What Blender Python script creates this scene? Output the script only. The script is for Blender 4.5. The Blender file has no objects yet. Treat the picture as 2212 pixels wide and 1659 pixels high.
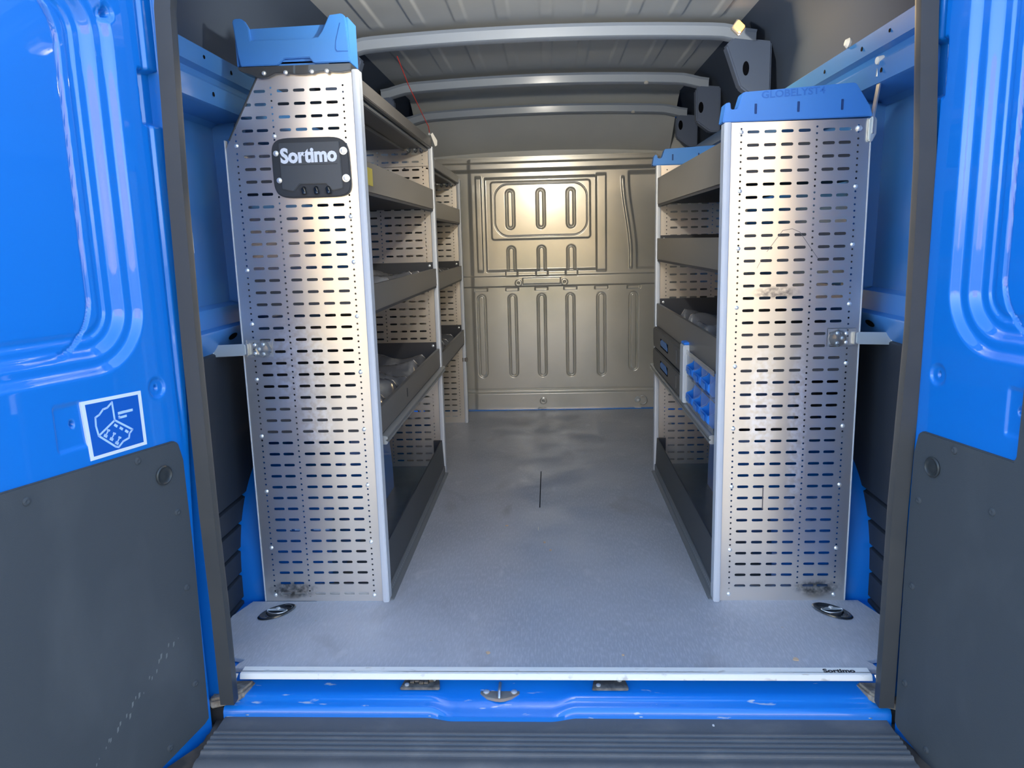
import bpy, bmesh, math, random
from mathutils import Vector, Matrix, Euler
random.seed(7)
S = bpy.context.scene
COL = S.collection
pi = math.pi

# ------------------------------------------------------------------ camera
F_PX, PITCH, YAW, ROLL = 1666.743, -0.18362196, 0.0516317, -0.0260464
CAM = Vector((0.0157145, -1.7337141, 1.0519246))
fw = Vector((-math.sin(YAW)*math.cos(PITCH), math.cos(YAW)*math.cos(PITCH), math.sin(PITCH)))
rt = Vector((math.cos(YAW), math.sin(YAW), 0)); up = rt.cross(fw)
rt2 = rt*math.cos(ROLL)+up*math.sin(ROLL); up2 = up*math.cos(ROLL)-rt*math.sin(ROLL)
cd = bpy.data.cameras.new('camera'); cam = bpy.data.objects.new('camera', cd); COL.objects.link(cam)
M = Matrix((rt2, up2, -fw)).transposed().to_4x4(); M.translation = CAM
cam.matrix_world = M
cd.sensor_width = 36; cd.lens = F_PX/2212*36; cd.clip_start = .05; cd.clip_end = 300
S.camera = cam

# ------------------------------------------------------------------ world, sun, exposure
SUN_EL, SUN_AZ = math.radians(38), math.radians(12)      # sun stands ahead of the van, to the right
w = bpy.data.worlds.new('world'); S.world = w; w.use_nodes = True
nt = w.node_tree; bg = nt.nodes['Background']
sky = nt.nodes.new('ShaderNodeTexSky'); sky.sky_type = 'NISHITA'; sky.sun_disc = False
sky.sun_elevation = SUN_EL; sky.sun_rotation = SUN_AZ; sky.air_density = 1.0; sky.dust_density = 1.5; sky.ozone_density = 1.0
nt.links.new(sky.outputs[0], bg.inputs[0]); bg.inputs[1].default_value = 0.47
sl = bpy.data.lights.new('sun', 'SUN'); sl.energy = 6.2; sl.angle = math.radians(.6); sl.color = (1, .92, .80)
so = bpy.data.objects.new('sun', sl); COL.objects.link(so)
sdir = Vector((math.sin(SUN_AZ)*math.cos(SUN_EL), math.cos(SUN_AZ)*math.cos(SUN_EL), math.sin(SUN_EL)))
so.rotation_euler = sdir.to_track_quat('Z', 'Y').to_euler()
vs = S.view_settings; vs.view_transform = 'Standard'; vs.look = 'None'; vs.gamma = 1; vs.use_curve_mapping = False
vs.exposure = 1.08
try: S.cycles.use_denoising = True; S.cycles.max_bounces = 10; S.cycles.sample_clamp_indirect = 6
except Exception: pass

# ------------------------------------------------------------------ materials
def lin(c): return tuple((x/255/12.92 if x/255 <= .04045 else ((x/255+.055)/1.055)**2.4) for x in c)
MATS = {}
def mat(name, col, rough=.5, metal=0., coat=0., coat_r=.03, spec=.5, trans=0., ior=1.45, emit=None, estr=0., var=None, bump=None, rvar=0.):
    """var=(scale, second colour, amount 0..1, stretch xyz); bump=(scale, strength, stretch)"""
    if name in MATS: return MATS[name]
    m = bpy.data.materials.new(name); m.use_nodes = True
    n = m.node_tree.nodes; l = m.node_tree.links; b = n['Principled BSDF']
    b.inputs['Base Color'].default_value = (*col, 1); b.inputs['Roughness'].default_value = rough
    b.inputs['Metallic'].default_value = metal; b.inputs['Coat Weight'].default_value = coat
    b.inputs['Coat Roughness'].default_value = coat_r; b.inputs['Specular IOR Level'].default_value = spec
    b.inputs['Transmission Weight'].default_value = trans; b.inputs['IOR'].default_value = ior
    if emit: b.inputs['Emission Color'].default_value = (*emit, 1); b.inputs['Emission Strength'].default_value = estr
    tc = n.new('ShaderNodeTexCoord')
    def noise(scale, st, detail=4, dist=0.):
        mp = n.new('ShaderNodeMapping'); mp.inputs['Scale'].default_value = st; l.new(tc.outputs['Object'], mp.inputs[0])
        t = n.new('ShaderNodeTexNoise'); t.inputs['Scale'].default_value = scale; t.inputs['Detail'].default_value = detail
        t.inputs['Distortion'].default_value = dist
        l.new(mp.outputs[0], t.inputs[0]); return t
    if var:
        sc, c2, amt, st = var[:4]; lo, hi = (var[4], var[5]) if len(var) > 4 else (.4, .65)
        t = noise(sc, st, 6, .3); r = n.new('ShaderNodeValToRGB')
        r.color_ramp.elements[0].position = lo; r.color_ramp.elements[0].color = (0, 0, 0, 1)
        r.color_ramp.elements[1].position = hi; r.color_ramp.elements[1].color = (amt, amt, amt, 1)
        l.new(t.outputs[0], r.inputs[0]); mx = n.new('ShaderNodeMix'); mx.data_type = 'RGBA'
        mx.inputs['A'].default_value = (*col, 1); mx.inputs['B'].default_value = (*c2, 1)
        l.new(r.outputs[0], mx.inputs['Factor']); l.new(mx.outputs['Result'], b.inputs['Base Color'])
        if rvar:
            ma = n.new('ShaderNodeMath'); ma.operation = 'MULTIPLY_ADD'; ma.inputs[1].default_value = rvar; ma.inputs[2].default_value = rough
            l.new(r.outputs[0], ma.inputs[0]); l.new(ma.outputs[0], b.inputs['Roughness'])
    if bump:
        t = noise(bump[0], bump[2] if len(bump) > 2 else (1, 1, 1), 3)
        bp = n.new('ShaderNodeBump'); bp.inputs['Strength'].default_value = bump[1]; bp.inputs['Distance'].default_value = .002
        l.new(t.outputs[0], bp.inputs['Height']); l.new(bp.outputs[0], b.inputs['Normal'])
    MATS[name] = m; return m
U = (1, 1, 1)
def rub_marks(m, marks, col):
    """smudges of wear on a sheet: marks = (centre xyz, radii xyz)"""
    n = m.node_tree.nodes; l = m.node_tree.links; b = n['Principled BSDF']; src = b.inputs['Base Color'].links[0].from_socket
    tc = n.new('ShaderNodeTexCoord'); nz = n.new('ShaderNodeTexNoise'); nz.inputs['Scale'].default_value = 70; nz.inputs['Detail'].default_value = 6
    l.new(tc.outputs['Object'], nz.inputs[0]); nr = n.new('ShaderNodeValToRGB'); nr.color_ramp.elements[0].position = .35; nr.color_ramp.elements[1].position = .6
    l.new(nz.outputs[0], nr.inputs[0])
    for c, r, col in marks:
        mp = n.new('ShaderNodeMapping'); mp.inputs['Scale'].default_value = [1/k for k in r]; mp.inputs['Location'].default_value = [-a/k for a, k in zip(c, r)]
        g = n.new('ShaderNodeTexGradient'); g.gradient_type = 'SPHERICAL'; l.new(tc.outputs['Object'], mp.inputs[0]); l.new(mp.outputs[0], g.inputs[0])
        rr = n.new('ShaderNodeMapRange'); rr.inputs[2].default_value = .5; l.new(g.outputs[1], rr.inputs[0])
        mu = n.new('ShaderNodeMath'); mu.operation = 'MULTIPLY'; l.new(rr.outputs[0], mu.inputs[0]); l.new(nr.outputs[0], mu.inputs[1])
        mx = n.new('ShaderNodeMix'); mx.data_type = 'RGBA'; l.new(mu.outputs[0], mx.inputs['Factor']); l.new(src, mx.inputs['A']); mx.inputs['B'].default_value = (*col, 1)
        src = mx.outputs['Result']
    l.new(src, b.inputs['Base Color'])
BLUE = mat('blue_paint', (.0008, .17, .60), .42, coat=1, coat_r=.03)
BLUE_IN = mat('blue_inner_paint', (.052, .23, .58), .45, coat=.4, coat_r=.15, var=(3, (.09, .23, .50), .5, U))
BLUE_RIM = mat('blue_worn_paint', (.001, .185, .64), .4, coat=1, coat_r=.06, var=(38, (.42, .5, .6), .9, (.35, 1.6, 1), .66, .70))
ROOFM = mat('grey_primer', (.62, .64, .63), .5, coat=.3, coat_r=.2, var=(4, (.54, .57, .58), .5, U))
BOW = mat('roof_bow_paint', (.38, .44, .53), .4, coat=.3, coat_r=.15)
TRIM = mat('black_grained_plastic', (.055, .064, .071), .62, spec=.35, var=(5, (.10, .11, .115), .45, (1, 1, .5), .5, .75), bump=(420, .25))
LIN = mat('dark_side_lining', (.028, .034, .045), .6, spec=.3, bump=(300, .15))
BUMP = mat('bumper_plastic', (.10, .105, .108), .55, var=(9, (.17, .165, .155), .6, (1, 1.6, 1), .5, .78), bump=(350, .2))
RUB = mat('black_rubber', (.040, .046, .050), .5, var=(6, (.06, .062, .06), .5, U))
DIRT = mat('dried_mud', (.20, .16, .12), .9, var=(60, (.38, .33, .26), .8, U), bump=(80, .8))
ALU = mat('aluminium_sheet', (.81, .765, .695), .29, metal=.88, var=(3.5, (.66, .66, .66), .45, (1, 1, .8), .35, .75), rvar=.06, bump=(5, .05, (1, 1, 60)))
ALU2 = mat('aluminium_profile', (.56, .60, .65), .45, metal=.12, spec=.5)
ALUT = mat('anodised_edge', (.80, .79, .73), .45, metal=0., var=(30, (.45, .42, .36), .7, (1, 3, 1), .62, .72))
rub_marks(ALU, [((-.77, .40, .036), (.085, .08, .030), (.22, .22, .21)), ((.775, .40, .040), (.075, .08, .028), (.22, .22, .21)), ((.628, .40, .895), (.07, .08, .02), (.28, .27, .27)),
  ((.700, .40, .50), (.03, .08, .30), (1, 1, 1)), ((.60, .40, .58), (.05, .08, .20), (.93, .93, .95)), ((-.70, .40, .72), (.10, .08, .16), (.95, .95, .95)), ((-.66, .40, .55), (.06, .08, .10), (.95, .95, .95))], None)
ZINC = mat('galvanised_steel', (.66, .68, .68), .38, metal=.9, var=(45, (.45, .47, .48), .6, U))
BOLT = mat('zinc_bolt', (.85, .88, .88), .3, metal=.6)
GREY = mat('charcoal_steel', (.125, .118, .110), .42, coat=.2, coat_r=.3, bump=(250, .08))
GREYD = mat('dark_tray_plate', (.035, .038, .046), .5)
BASE = mat('tray_floor_mat', (.06, .085, .105), .45, var=(14, (.09, .12, .14), .5, U))
WHITEP = mat('light_profile', (.62, .66, .68), .4, metal=.3)
PART = mat('partition_primer', (.53, .52, .475), .24, metal=.35, coat=.35, coat_r=.08, var=(2.5, (.40, .41, .38), .6, U))
PLB = mat('blue_plastic', (.055, .235, .66), .42, spec=.5)
PLB2 = mat('blue_plastic_bright', (.02, .22, .75), .35)
BADGE = mat('badge_plastic', (.030, .036, .044), .5)
BADGE2 = mat('badge_plate', (.060, .072, .085), .42)
GLOSSB = mat('gloss_black', (.01, .012, .014), .12, coat=1)
WHITE = mat('white_print', (.80, .84, .90), .5)
BLKP = mat('black_print', (.02, .02, .022), .5)
STK = mat('sticker_blue', (.004, .10, .46), .4)
STKW = mat('sticker_white', (.68, .76, .92), .4)
CLEAR = mat('clear_plastic', (.92, .95, .97), .12, trans=.92, ior=1.42)
LINER = mat('film_liner', (.10, .10, .105), .22, coat=.6, coat_r=.1, var=(9, (.30, .30, .30), .6, (1, .4, 1), .5, .7))
YEL = mat('yellow_label', (.46, .38, .07), .5)
RED = mat('red_wire_sheath', (.55, .04, .03), .5)
PAPER = mat('white_tag', (.78, .76, .70), .7)
WOOD = mat('wood_chip', (.62, .44, .28), .8)
HOLE = mat('dark_cavity', (.004, .005, .008), .9, spec=.1)
LAMP = mat('lamp_lens', (1, .78, .45), .3, emit=(1, .42, .10), estr=.9)
GROUNDM = mat('asphalt', (.19, .185, .175), .9, var=(.8, (.25, .24, .22), .6, U), bump=(60, .5))
WALLM = mat('sunlit_render', (.68, .50, .28), .9, var=(.25, (.50, .36, .19), .8, (1, 1, .5)))
HEDGE = mat('hedge_green', (.035, .055, .02), .8, var=(5, (.07, .10, .03), .8, U), bump=(12, 1))

# floor: phenolic ply, fine mesh print, dirt smears
def floor_material():
    m = bpy.data.materials.new('floor_board'); m.use_nodes = True
    n = m.node_tree.nodes; l = m.node_tree.links; b = n['Principled BSDF']
    tc = n.new('ShaderNodeTexCoord')
    def noise(sc, st, det=5, dist=.2):
        mp = n.new('ShaderNodeMapping'); mp.inputs['Scale'].default_value = st; l.new(tc.outputs['Object'], mp.inputs[0])
        t = n.new('ShaderNodeTexNoise'); t.inputs['Scale'].default_value = sc; t.inputs['Detail'].default_value = det; t.inputs['Distortion'].default_value = dist
        l.new(mp.outputs[0], t.inputs[0]); return t.outputs[0]
    def ramp(src, a, c, v0=0., v1=1.):
        r = n.new('ShaderNodeValToRGB'); e = r.color_ramp.elements
        e[0].position = a; e[1].position = c; e[0].color = (v0, v0, v0, 1); e[1].color = (v1, v1, v1, 1); l.new(src, r.inputs[0]); return r.outputs[0]
    def mix(f, a, c):
        x = n.new('ShaderNodeMix'); x.data_type = 'RGBA'
        l.new(f, x.inputs['Factor'])
        for k, v in (('A', a), ('B', c)):
            if isinstance(v, tuple): x.inputs[k].default_value = (*v, 1)
            else: l.new(v, x.inputs[k])
        return x.outputs['Result']
    c = mix(ramp(noise(1.7, U), .38, .64), (.34, .355, .385), (.42, .43, .455))
    c = mix(ramp(noise(230, (1, .16, 1), 2, 0), .45, .7, 0, .55), c, (.50, .51, .54))
    c = mix(ramp(noise(2.6, (1.6, 1, 1), 6, .8), .60, .76, 0, .6), c, (.24, .225, .215))
    c = mix(ramp(noise(11, (1, .5, 1), 5, .5), .63, .72, 0, .5), c, (.55, .55, .56))
    c = mix(ramp(noise(26, U, 3, 0), .735, .76, 0, .7), c, (.40, .34, .27))
    l.new(c, b.inputs['Base Color']); l.new(ramp(noise(5, U), .3, .7, .36, .55), b.inputs['Roughness'])
    bp = n.new('ShaderNodeBump'); bp.inputs['Strength'].default_value = .12; bp.inputs['Distance'].default_value = .001
    l.new(noise(600, U, 1, 0), bp.inputs['Height']); l.new(bp.outputs[0], b.inputs['Normal'])
    return m
FLOORM = floor_material()

# ------------------------------------------------------------------ helpers
def link(name, me, m, parent=None, smooth=False):
    o = bpy.data.objects.new(name, me); COL.objects.link(o)
    if m is not None and not me.materials: me.materials.append(m)
    if smooth:
        me.shade_smooth()
    if parent is not None: adopt(o, parent)
    return o
def world_of(o):
    mm = Matrix.LocRotScale(o.location, o.rotation_euler, o.scale)
    if o.parent: mm = world_of(o.parent) @ o.matrix_parent_inverse @ mm
    return mm
def adopt(o, parent):
    o.parent = parent; o.matrix_parent_inverse = world_of(parent).inverted()
def rawmesh(name, V, Fc):
    me = bpy.data.meshes.new(name); me.from_pydata([tuple(v) for v in V], [], Fc); me.update(); return me
def fix(me, bev=0., seg=2, ang=30):
    bm = bmesh.new(); bm.from_mesh(me)
    bmesh.ops.recalc_face_normals(bm, faces=bm.faces)
    if bev > 0:
        es = [e for e in bm.edges if len(e.link_faces) == 2 and e.calc_face_angle(0) > math.radians(ang)]
        bmesh.ops.bevel(bm, geom=es, offset=bev, segments=seg, affect='EDGES', clamp_overlap=True)
    bm.to_mesh(me); bm.free(); return me
def prism(name, pts, axis, a, b, m, parent=None, bev=0., xf=None, smooth=False, seg=2):
    """polygon pts in the two other axes extruded from a to b along axis"""
    def P(u, v, t):
        return {'x': (t, u, v), 'y': (u, t, v), 'z': (u, v, t)}[axis]
    n = len(pts)
    V = [P(u, v, a) for u, v in pts]+[P(u, v, b) for u, v in pts]
    if xf: V = [xf(*v) for v in V]
    Fc = [list(range(n))[::-1], list(range(n, 2*n))]+[[i, (i+1) % n, n+(i+1) % n, n+i] for i in range(n)]
    me = fix(rawmesh(name, V, Fc), bev, seg); o = link(name, me, m, parent)
    if bev > 0 or smooth: smooth_by_angle(o)
    return o
def smooth_by_angle(o, deg=38):
    me = o.data; me.shade_smooth()
    bm = bmesh.new(); bm.from_mesh(me)
    for e in bm.edges:
        e.smooth = not (len(e.link_faces) == 2 and e.calc_face_angle(0) > math.radians(deg))
    bm.to_mesh(me); bm.free()
def box(name, x0, x1, y0, y1, z0, z1, m, parent=None, bev=.001, xf=None):
    x0, x1 = min(x0, x1), max(x0, x1); y0, y1 = min(y0, y1), max(y0, y1)
    return prism(name, [(x0, y0), (x1, y0), (x1, y1), (x0, y1)], 'z', z0, z1, m, parent, bev, xf)
def lathe(name, prof, m, org=(0, 0, 0), axis=(0, 0, 1), parent=None, seg=20, smooth=True):
    """prof = [(radius, height)...] along axis from org"""
    q = Vector(axis).normalized().to_track_quat('Z', 'Y'); V = []; Fc = []
    for r, h in prof:
        for k in range(seg):
            a = 2*pi*k/seg; V.append(Vector(org)+q @ Vector((r*math.cos(a), r*math.sin(a), h)))
    for i in range(len(prof)-1):
        for k in range(seg):
            j = (k+1) % seg; Fc.append([i*seg+k, i*seg+j, (i+1)*seg+j, (i+1)*seg+k])
    Fc.append(list(range(seg))[::-1]); Fc.append([(len(prof)-1)*seg+k for k in range(seg)])
    o = link(name, fix(rawmesh(name, V, Fc)), m, parent)
    if smooth: smooth_by_angle(o)
    return o
def tube(name, pts, r, m, parent=None, seg=10, prof=None, closed=False):
    """sweep a circle (or a 2-D profile) along pts"""
    pts = [Vector(p) for p in pts]; n = len(pts); V = []; Fc = []
    prof = prof or [(r*math.cos(2*pi*k/seg), r*math.sin(2*pi*k/seg)) for k in range(seg)]
    s = len(prof); last = None
    for i, p in enumerate(pts):
        t = (pts[(i+1) % n if closed else min(i+1, n-1)]-pts[i-1 if closed else max(i-1, 0)]).normalized()
        if last is None:
            u = t.cross(Vector((0, 1, 0)));
            if u.length < .1: u = t.cross(Vector((0, 0, 1)))
        else: u = last-t*last.dot(t)
        u.normalize(); v = t.cross(u); last = u
        V += [p+u*a+v*b for a, b in prof]
    for i in range(n if closed else n-1):
        for k in range(s):
            j = (k+1) % s; i2 = (i+1) % n; Fc.append([i*s+k, i*s+j, i2*s+j, i2*s+k])
    if not closed: Fc += [list(range(s))[::-1], [(n-1)*s+k for k in range(s)]]
    o = link(name, fix(rawmesh(name, V, Fc)), m, parent); smooth_by_angle(o, 50); return o
def grid(name, us, vv, f, m, parent=None, smooth=True, flip=False):
    V = [f(u, v) for v in vv for u in us]; n = len(us)
    Fc = []
    for j in range(len(vv)-1):
        for i in range(n-1):
            q = [j*n+i, j*n+i+1, (j+1)*n+i+1, (j+1)*n+i]; Fc.append(q[::-1] if flip else q)
    return link(name, rawmesh(name, V, Fc), m, parent, smooth)
def frange(a, b, n): return [a+(b-a)*i/n for i in range(n+1)]
def sstep(a, b, x):
    t = max(0., min(1., (x-a)/(b-a))); return t*t*(3-2*t)
def sdrr(x, y, x0, x1, y0, y1, r):
    """signed distance to a rounded rectangle, positive inside"""
    cx, cy = (x0+x1)/2, (y0+y1)/2; dx = abs(x-cx)-(x1-x0)/2+r; dy = abs(y-cy)-(y1-y0)/2+r
    return -(math.hypot(max(dx, 0), max(dy, 0))+min(max(dx, dy), 0)-r)
def rrect(x0, x1, y0, y1, r, seg=6):
    P = []
    for cx, cy, a0 in ((x1-r, y1-r, 0), (x0+r, y1-r, 90), (x0+r, y0+r, 180), (x1-r, y0+r, 270)):
        for k in range(seg+1):
            a = math.radians(a0+90*k/seg); P.append((cx+r*math.cos(a), cy+r*math.sin(a)))
    return P
def empty(name, loc):
    o = bpy.data.objects.new(name, None); COL.objects.link(o); o.location = loc; o.empty_display_size = .05; return o
def tag(o, label=None, cat=None, group=None, kind=None):
    if label: o['label'] = label
    if cat: o['category'] = cat
    if group: o['group'] = group
    if kind: o['kind'] = kind
    return o
def struct(o, label): return tag(o, label, 'structure', kind='structure')
def text(name, body, size, m, parent, M4, ext=.0006, bold=0., shear=0., sx=1.):
    c = bpy.data.curves.new(name, 'FONT'); c.body = body; c.size = size; c.extrude = ext; c.offset = bold; c.shear = shear
    c.align_x = 'CENTER'; c.align_y = 'CENTER'; c.resolution_u = 3
    t = bpy.data.objects.new(name+'_tmp', c); COL.objects.link(t)
    dg = bpy.context.evaluated_depsgraph_get(); me = bpy.data.meshes.new_from_object(t.evaluated_get(dg))
    bpy.data.objects.remove(t); me.transform(M4 @ Matrix.Scale(sx, 4, (1, 0, 0))); me.name = name
    me.materials.clear(); return link(name, me, m, parent)
FACE_Y = Matrix.Rotation(pi/2, 4, 'X')        # text that faces -Y

# ================================================================== THE SETTING
XS = .4785     # inner edge of the shelving on both sides
# ---- outside: what the polished metal mirrors and what bounces light in
g = grid('ground', frange(-40, 40, 8), frange(-45, 35, 8), lambda x, y: (x, y, -.62), GROUNDM); struct(g, 'grey asphalt yard under and behind the van')
f1 = box('wall_back', -16, 15, -24.6, -24, -.62, 6.4, WALLM, bev=.02); struct(f1, 'sunlit sand-coloured wall across the yard behind the camera')
hv = [-18+1.5*i for i in range(24)]
top = [(x, .58+.12*random.random()) for x in hv]
hd = prism('hedge', [(-18, -.62)]+top+[(16.5, -.62)], 'y', -15.4, -14.6, HEDGE); tag(hd, 'low dark hedge along the far side of the yard', 'hedge')
for i, yy in enumerate((-11.4, -13.4)):
    k = box('kerb_stone', -9, 9, yy, yy+.22, -.63, -.56, mat('kerb', (.85, .80, .70), .8), bev=.01)
    tag(k, ('nearer' if i == 0 else 'farther')+' pale kerb line across the yard', 'kerb', 'kerb lines across the yard')

# ---- load floor
fl = [(-.805, .03), (-.800, .055), (-.790, .070), (-.835, .085), (-.92, .25), (-.922, .31), (-.895, .40), (-.70, .40), (-.70, 3.04), (.70, 3.04), (.70, .40), (.895, .40), (.922, .31), (.92, .25), (.835, .085), (.790, .070), (.800, .055), (.805, .03)]
floor = prism('floor', fl, 'z', -.012, 0, FLOORM, bev=.001); struct(floor, 'grey phenolic plywood load floor of the van, scuffed and dusty')
et = prism('edge_strip', [(.034, .0025), (.003, .0025), (0, 0), (-.003, -.011), (.001, -.012), (.004, -.003), (.034, -.003)], 'x', -.776, .776, ALUT, floor, .0006)
tag(et, 'worn aluminium edge strip')
gr = prism('strip_groove', [(.010, .003), (.013, .003), (.013, .0024), (.010, .0024)], 'x', -.776, .776, ZINC, floor)
text('edge_lettering', 'Sortimo', .022, BLKP, floor, Matrix.Translation((.703, .018, .0032)), .0001, .0008, sx=1.05)
# long dark score and pale scratches in the floor
box('floor_score', -.040, -.036, 1.21, 1.70, -.0001, .0006, HOLE, floor, 0)
bf = box('body_floor', -.97, .97, .062, 3.3, -.034, -.014, BLUE, floor, 0)
# ---- body sides (profile swept along the van)
def side(s, name, label):
    lower = [(.93, -.03)]
    for zz in (-.005, .075, .15, .225, .30):
        lower += [(.93, zz), (.945, zz+.004), (.945, zz+.009), (.93, zz+.013)]
    lower += [(.93, .755), (.936, .76)]
    outer = [(1.01, .76), (1.01, -.03)]
    lining = prism('lining_panel', [(s*a, b) for a, b in lower+outer], 'y', .07, 3.05, LIN)
    prof = [(.936, .76), (.925, .775), (.900, .822), (.900, .828), (.93, .832), (.935, .884), (.965, .892), (.972, 1.40),
            (.955, 1.412), (.872, 1.418), (.862, 1.424), (.856, 1.472), (.868, 1.482), (.868, 1.496), (.852, 1.504), (.846, 1.548), (.858, 1.556), (.905, 1.575), (1.0, 1.58), (1.02, .76)]
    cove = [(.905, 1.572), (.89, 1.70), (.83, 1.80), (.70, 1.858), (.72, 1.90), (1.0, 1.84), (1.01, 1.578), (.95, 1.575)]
    wl = prism(name, [(s*a, b) for a, b in prof], 'y', -.03, 3.2, BLUE_IN, None, 0); smooth_by_angle(wl, 30)
    struct(wl, label); adopt(lining, wl)
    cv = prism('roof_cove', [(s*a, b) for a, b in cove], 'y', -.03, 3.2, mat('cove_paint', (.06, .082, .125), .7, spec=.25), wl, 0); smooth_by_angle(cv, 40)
    # oval holes in the ledge
    for yy in (.47, .63, .79, 1.0):
        q = [(s*.9125+s*.010*math.sin(2*pi*k/14)*.5, yy+.030*math.cos(2*pi*k/14), .799-.020*math.sin(2*pi*k/14)*.5) for k in range(14)]
        q = [(a-s*.0015, b, c-.0008) for a, b, c in q]
        link('oval_hole', rawmesh('oval_hole', q, [list(range(14))]), HOLE, wl)
    for yy, zz in ((.30, 1.53), (.36, 1.45), (.47, 1.525), (.60, 1.45), (.75, 1.525)):
        lathe('rail_hole', [(.006, 0), (.006, .0008)], HOLE, (s*.8485 if zz > 1.5 else s*.8575, yy, zz), (-s, 0, .1), wl, 10)
    # vertical posts between wall panels
    box('wall_post', s*.90, s*.98, .60, .68, .885, 1.415, BLUE_IN, wl, .008)
    box('wall_post', s*.87, s*.98, 1.70, 1.80, .885, 1.415, BLUE_IN, wl, .008)
    # wheel arch box
    A = frange(0, pi, 40); xi = .66
    prof2 = [(.92-.50*math.cos(a), .47*math.sin(a)**.62-.02) for a in A]
    V = []; sec = [(.95, 0), (.93, .004), (.905, .0), (.70, -.012), (xi, -.03)]
    for y_, z_ in prof2:
        rr = Vector((0, y_-.92, z_)).normalized()
        for x_, dr in sec: V.append((s*x_, y_+rr.y*dr, z_+rr.z*dr))
    n = len(sec); Fc = [[i*n+k, i*n+k+1, (i+1)*n+k+1, (i+1)*n+k] for i in range(len(prof2)-1) for k in range(n-1)]
    Fc.append([i*n+n-1 for i in range(len(prof2))])
    o = link('wheel_arch', fix(rawmesh('wheel_arch', V, Fc)), BLUE, wl); smooth_by_angle(o, 40)
    # thin welded flange just inside the rubber seal, and the outer jamb
    prism('seal_flange', [(s*.80, -.01), (s*.80, .40), (s*.808, .45), (s*.93, .45), (s*.93, -.01)], 'y', -.01, .022, BLUE, wl, .003)
    j = prism('door_jamb', [(s*.80, -.06), (s*.80, .75), (s*.795, 1.2), (s*.775, 1.68), (s*1.0, 1.68), (s*1.02, .8), (s*1.0, -.06)], 'y', -.03, 0., BLUE, wl, .004)
    prism('jamb_step', [(s*.842, -.05), (s*.848, .70), (s*.872, .74), (s*.860, 1.2), (s*.84, 1.66), (s*1.0, 1.66), (s*1.01, -.05)], 'y', -.046, -.03, BLUE, wl, .005)
    box('rear_quarter', s*.80, s*1.0, -.04, 0, -.60, -.06, mat('dark_underbody', (.02, .02, .02), .8), wl, .004)
    return wl
wL = side(-1, 'wall_left', 'left inner side of the blue van body with dark lower lining')
wR = side(1, 'wall_right', 'right inner side of the blue van body with dark lower lining')
# strap eye in the right-hand side, small white plug left
lathe('rail_plug', [(.012, 0), (.014, .006), (.008, .014)], PAPER, (.85, .56, 1.56), (-1, 0, .2), wR, 14)
o = box('wall_plug', -.975, -.925, .285, .310, 1.035, 1.10, PAPER, wL, .006)

# ---- roof
def roof(x, y):
    z = 1.865-.028*(x/.75)**2
    inb = 1.
    for yc in (1.40, 2.27, 2.86): inb *= sstep(.07, .10, abs(y-yc))
    p = ((x+.8) % .158)/.158
    rib = sstep(0, .07, p)*(1-sstep(.30, .37, p))
    z -= .0055*rib*inb*(1 if abs(x) < .66 else 0)*(1-sstep(1.9, 2.3, y))
    if y > 2.78: z -= .31*sstep(2.76, 3.25, y)**.8
    return (x, y, z)
ys = frange(-.03, 3.25, 110)
ceil = grid('ceiling', frange(-.75, .75, 380), ys, roof, ROOFM, flip=True); struct(ceil, 'grey corrugated steel roof lining with cross bows')
grid('roof_skin', [-1.0, -.72, 0, .72, 1.0], [-.03, 3.3], lambda x, y: (x, y, 1.93-.09*abs(x)), BLUE, ceil, False)
def bow(yc, zb, w_=.066):
    prof = [(-w_/2-.012, .045), (-w_/2, .036), (-w_/2+.004, .004), (-w_/2+.012, 0), (w_/2-.012, 0), (w_/2, .01), (w_/2+.012, .045)]
    V = []; xs = frange(-.80, .80, 40)
    for x in xs:
        dz = -.024*(x/.75)**2-.02*sstep(.66, .80, abs(x))
        V += [(x, yc+a, zb+b+dz) for a, b in prof]
    n = len(prof); Fc = [[i*n+k, i*n+k+1, (i+1)*n+k+1, (i+1)*n+k] for i in range(40) for k in range(n-1)]
    o = link('roof_bow', fix(rawmesh('roof_bow', V, Fc)), BOW, ceil); smooth_by_angle(o, 35)
    for s in (-1, 1):   # bow end gusset with its oval hole
        prism('bow_gusset', [(s*(.69 if yc < 2 else .74), zb-.05), (s*.72, zb-.02) if yc < 2 else (s*.76, zb-.03), (s*.86, zb-.04), (s*.86, 1.55), (s*.81, 1.55), (s*.745, 1.60)], 'y', yc-.03, yc+.03, mat('gusset_paint', (.12, .16, .25), .45), ceil, .006)
        q = [(s*.765+.012*math.cos(2*pi*k/16), yc-.0315, 1.665+.026*math.sin(2*pi*k/16)) for k in range(16)]
        link('oval_hole', rawmesh('oval_hole', q, [list(range(16))]), HOLE, ceil)
for yc, zb in ((1.40, 1.80), (2.27, 1.80), (2.86, 1.755)): bow(yc, zb)
box('rear_header', -.80, .80, -.03, .10, 1.655, 1.88, BLUE_IN, ceil, .01)
for x, y, z in ((.50, 2.24, 1.792), (.50, 2.84, 1.75)):
    lathe('roof_plug', [(.010, 0), (.011, .006), (.005, .009)], PAPER, (x, y, z), (0, -.5, -1), ceil, 12)
# front: headlining wall above the bulkhead
box('cab_roof_panel', -.95, .95, 3.14, 3.22, 1.3, 1.75, ROOFM, ceil, 0)
box('front_closure', -1.02, 1.02, 3.30, 3.33, -.10, 1.95, BLUE, ceil, 0)  # added unseen panel that stops outside light leaking in past the bulkhead

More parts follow.
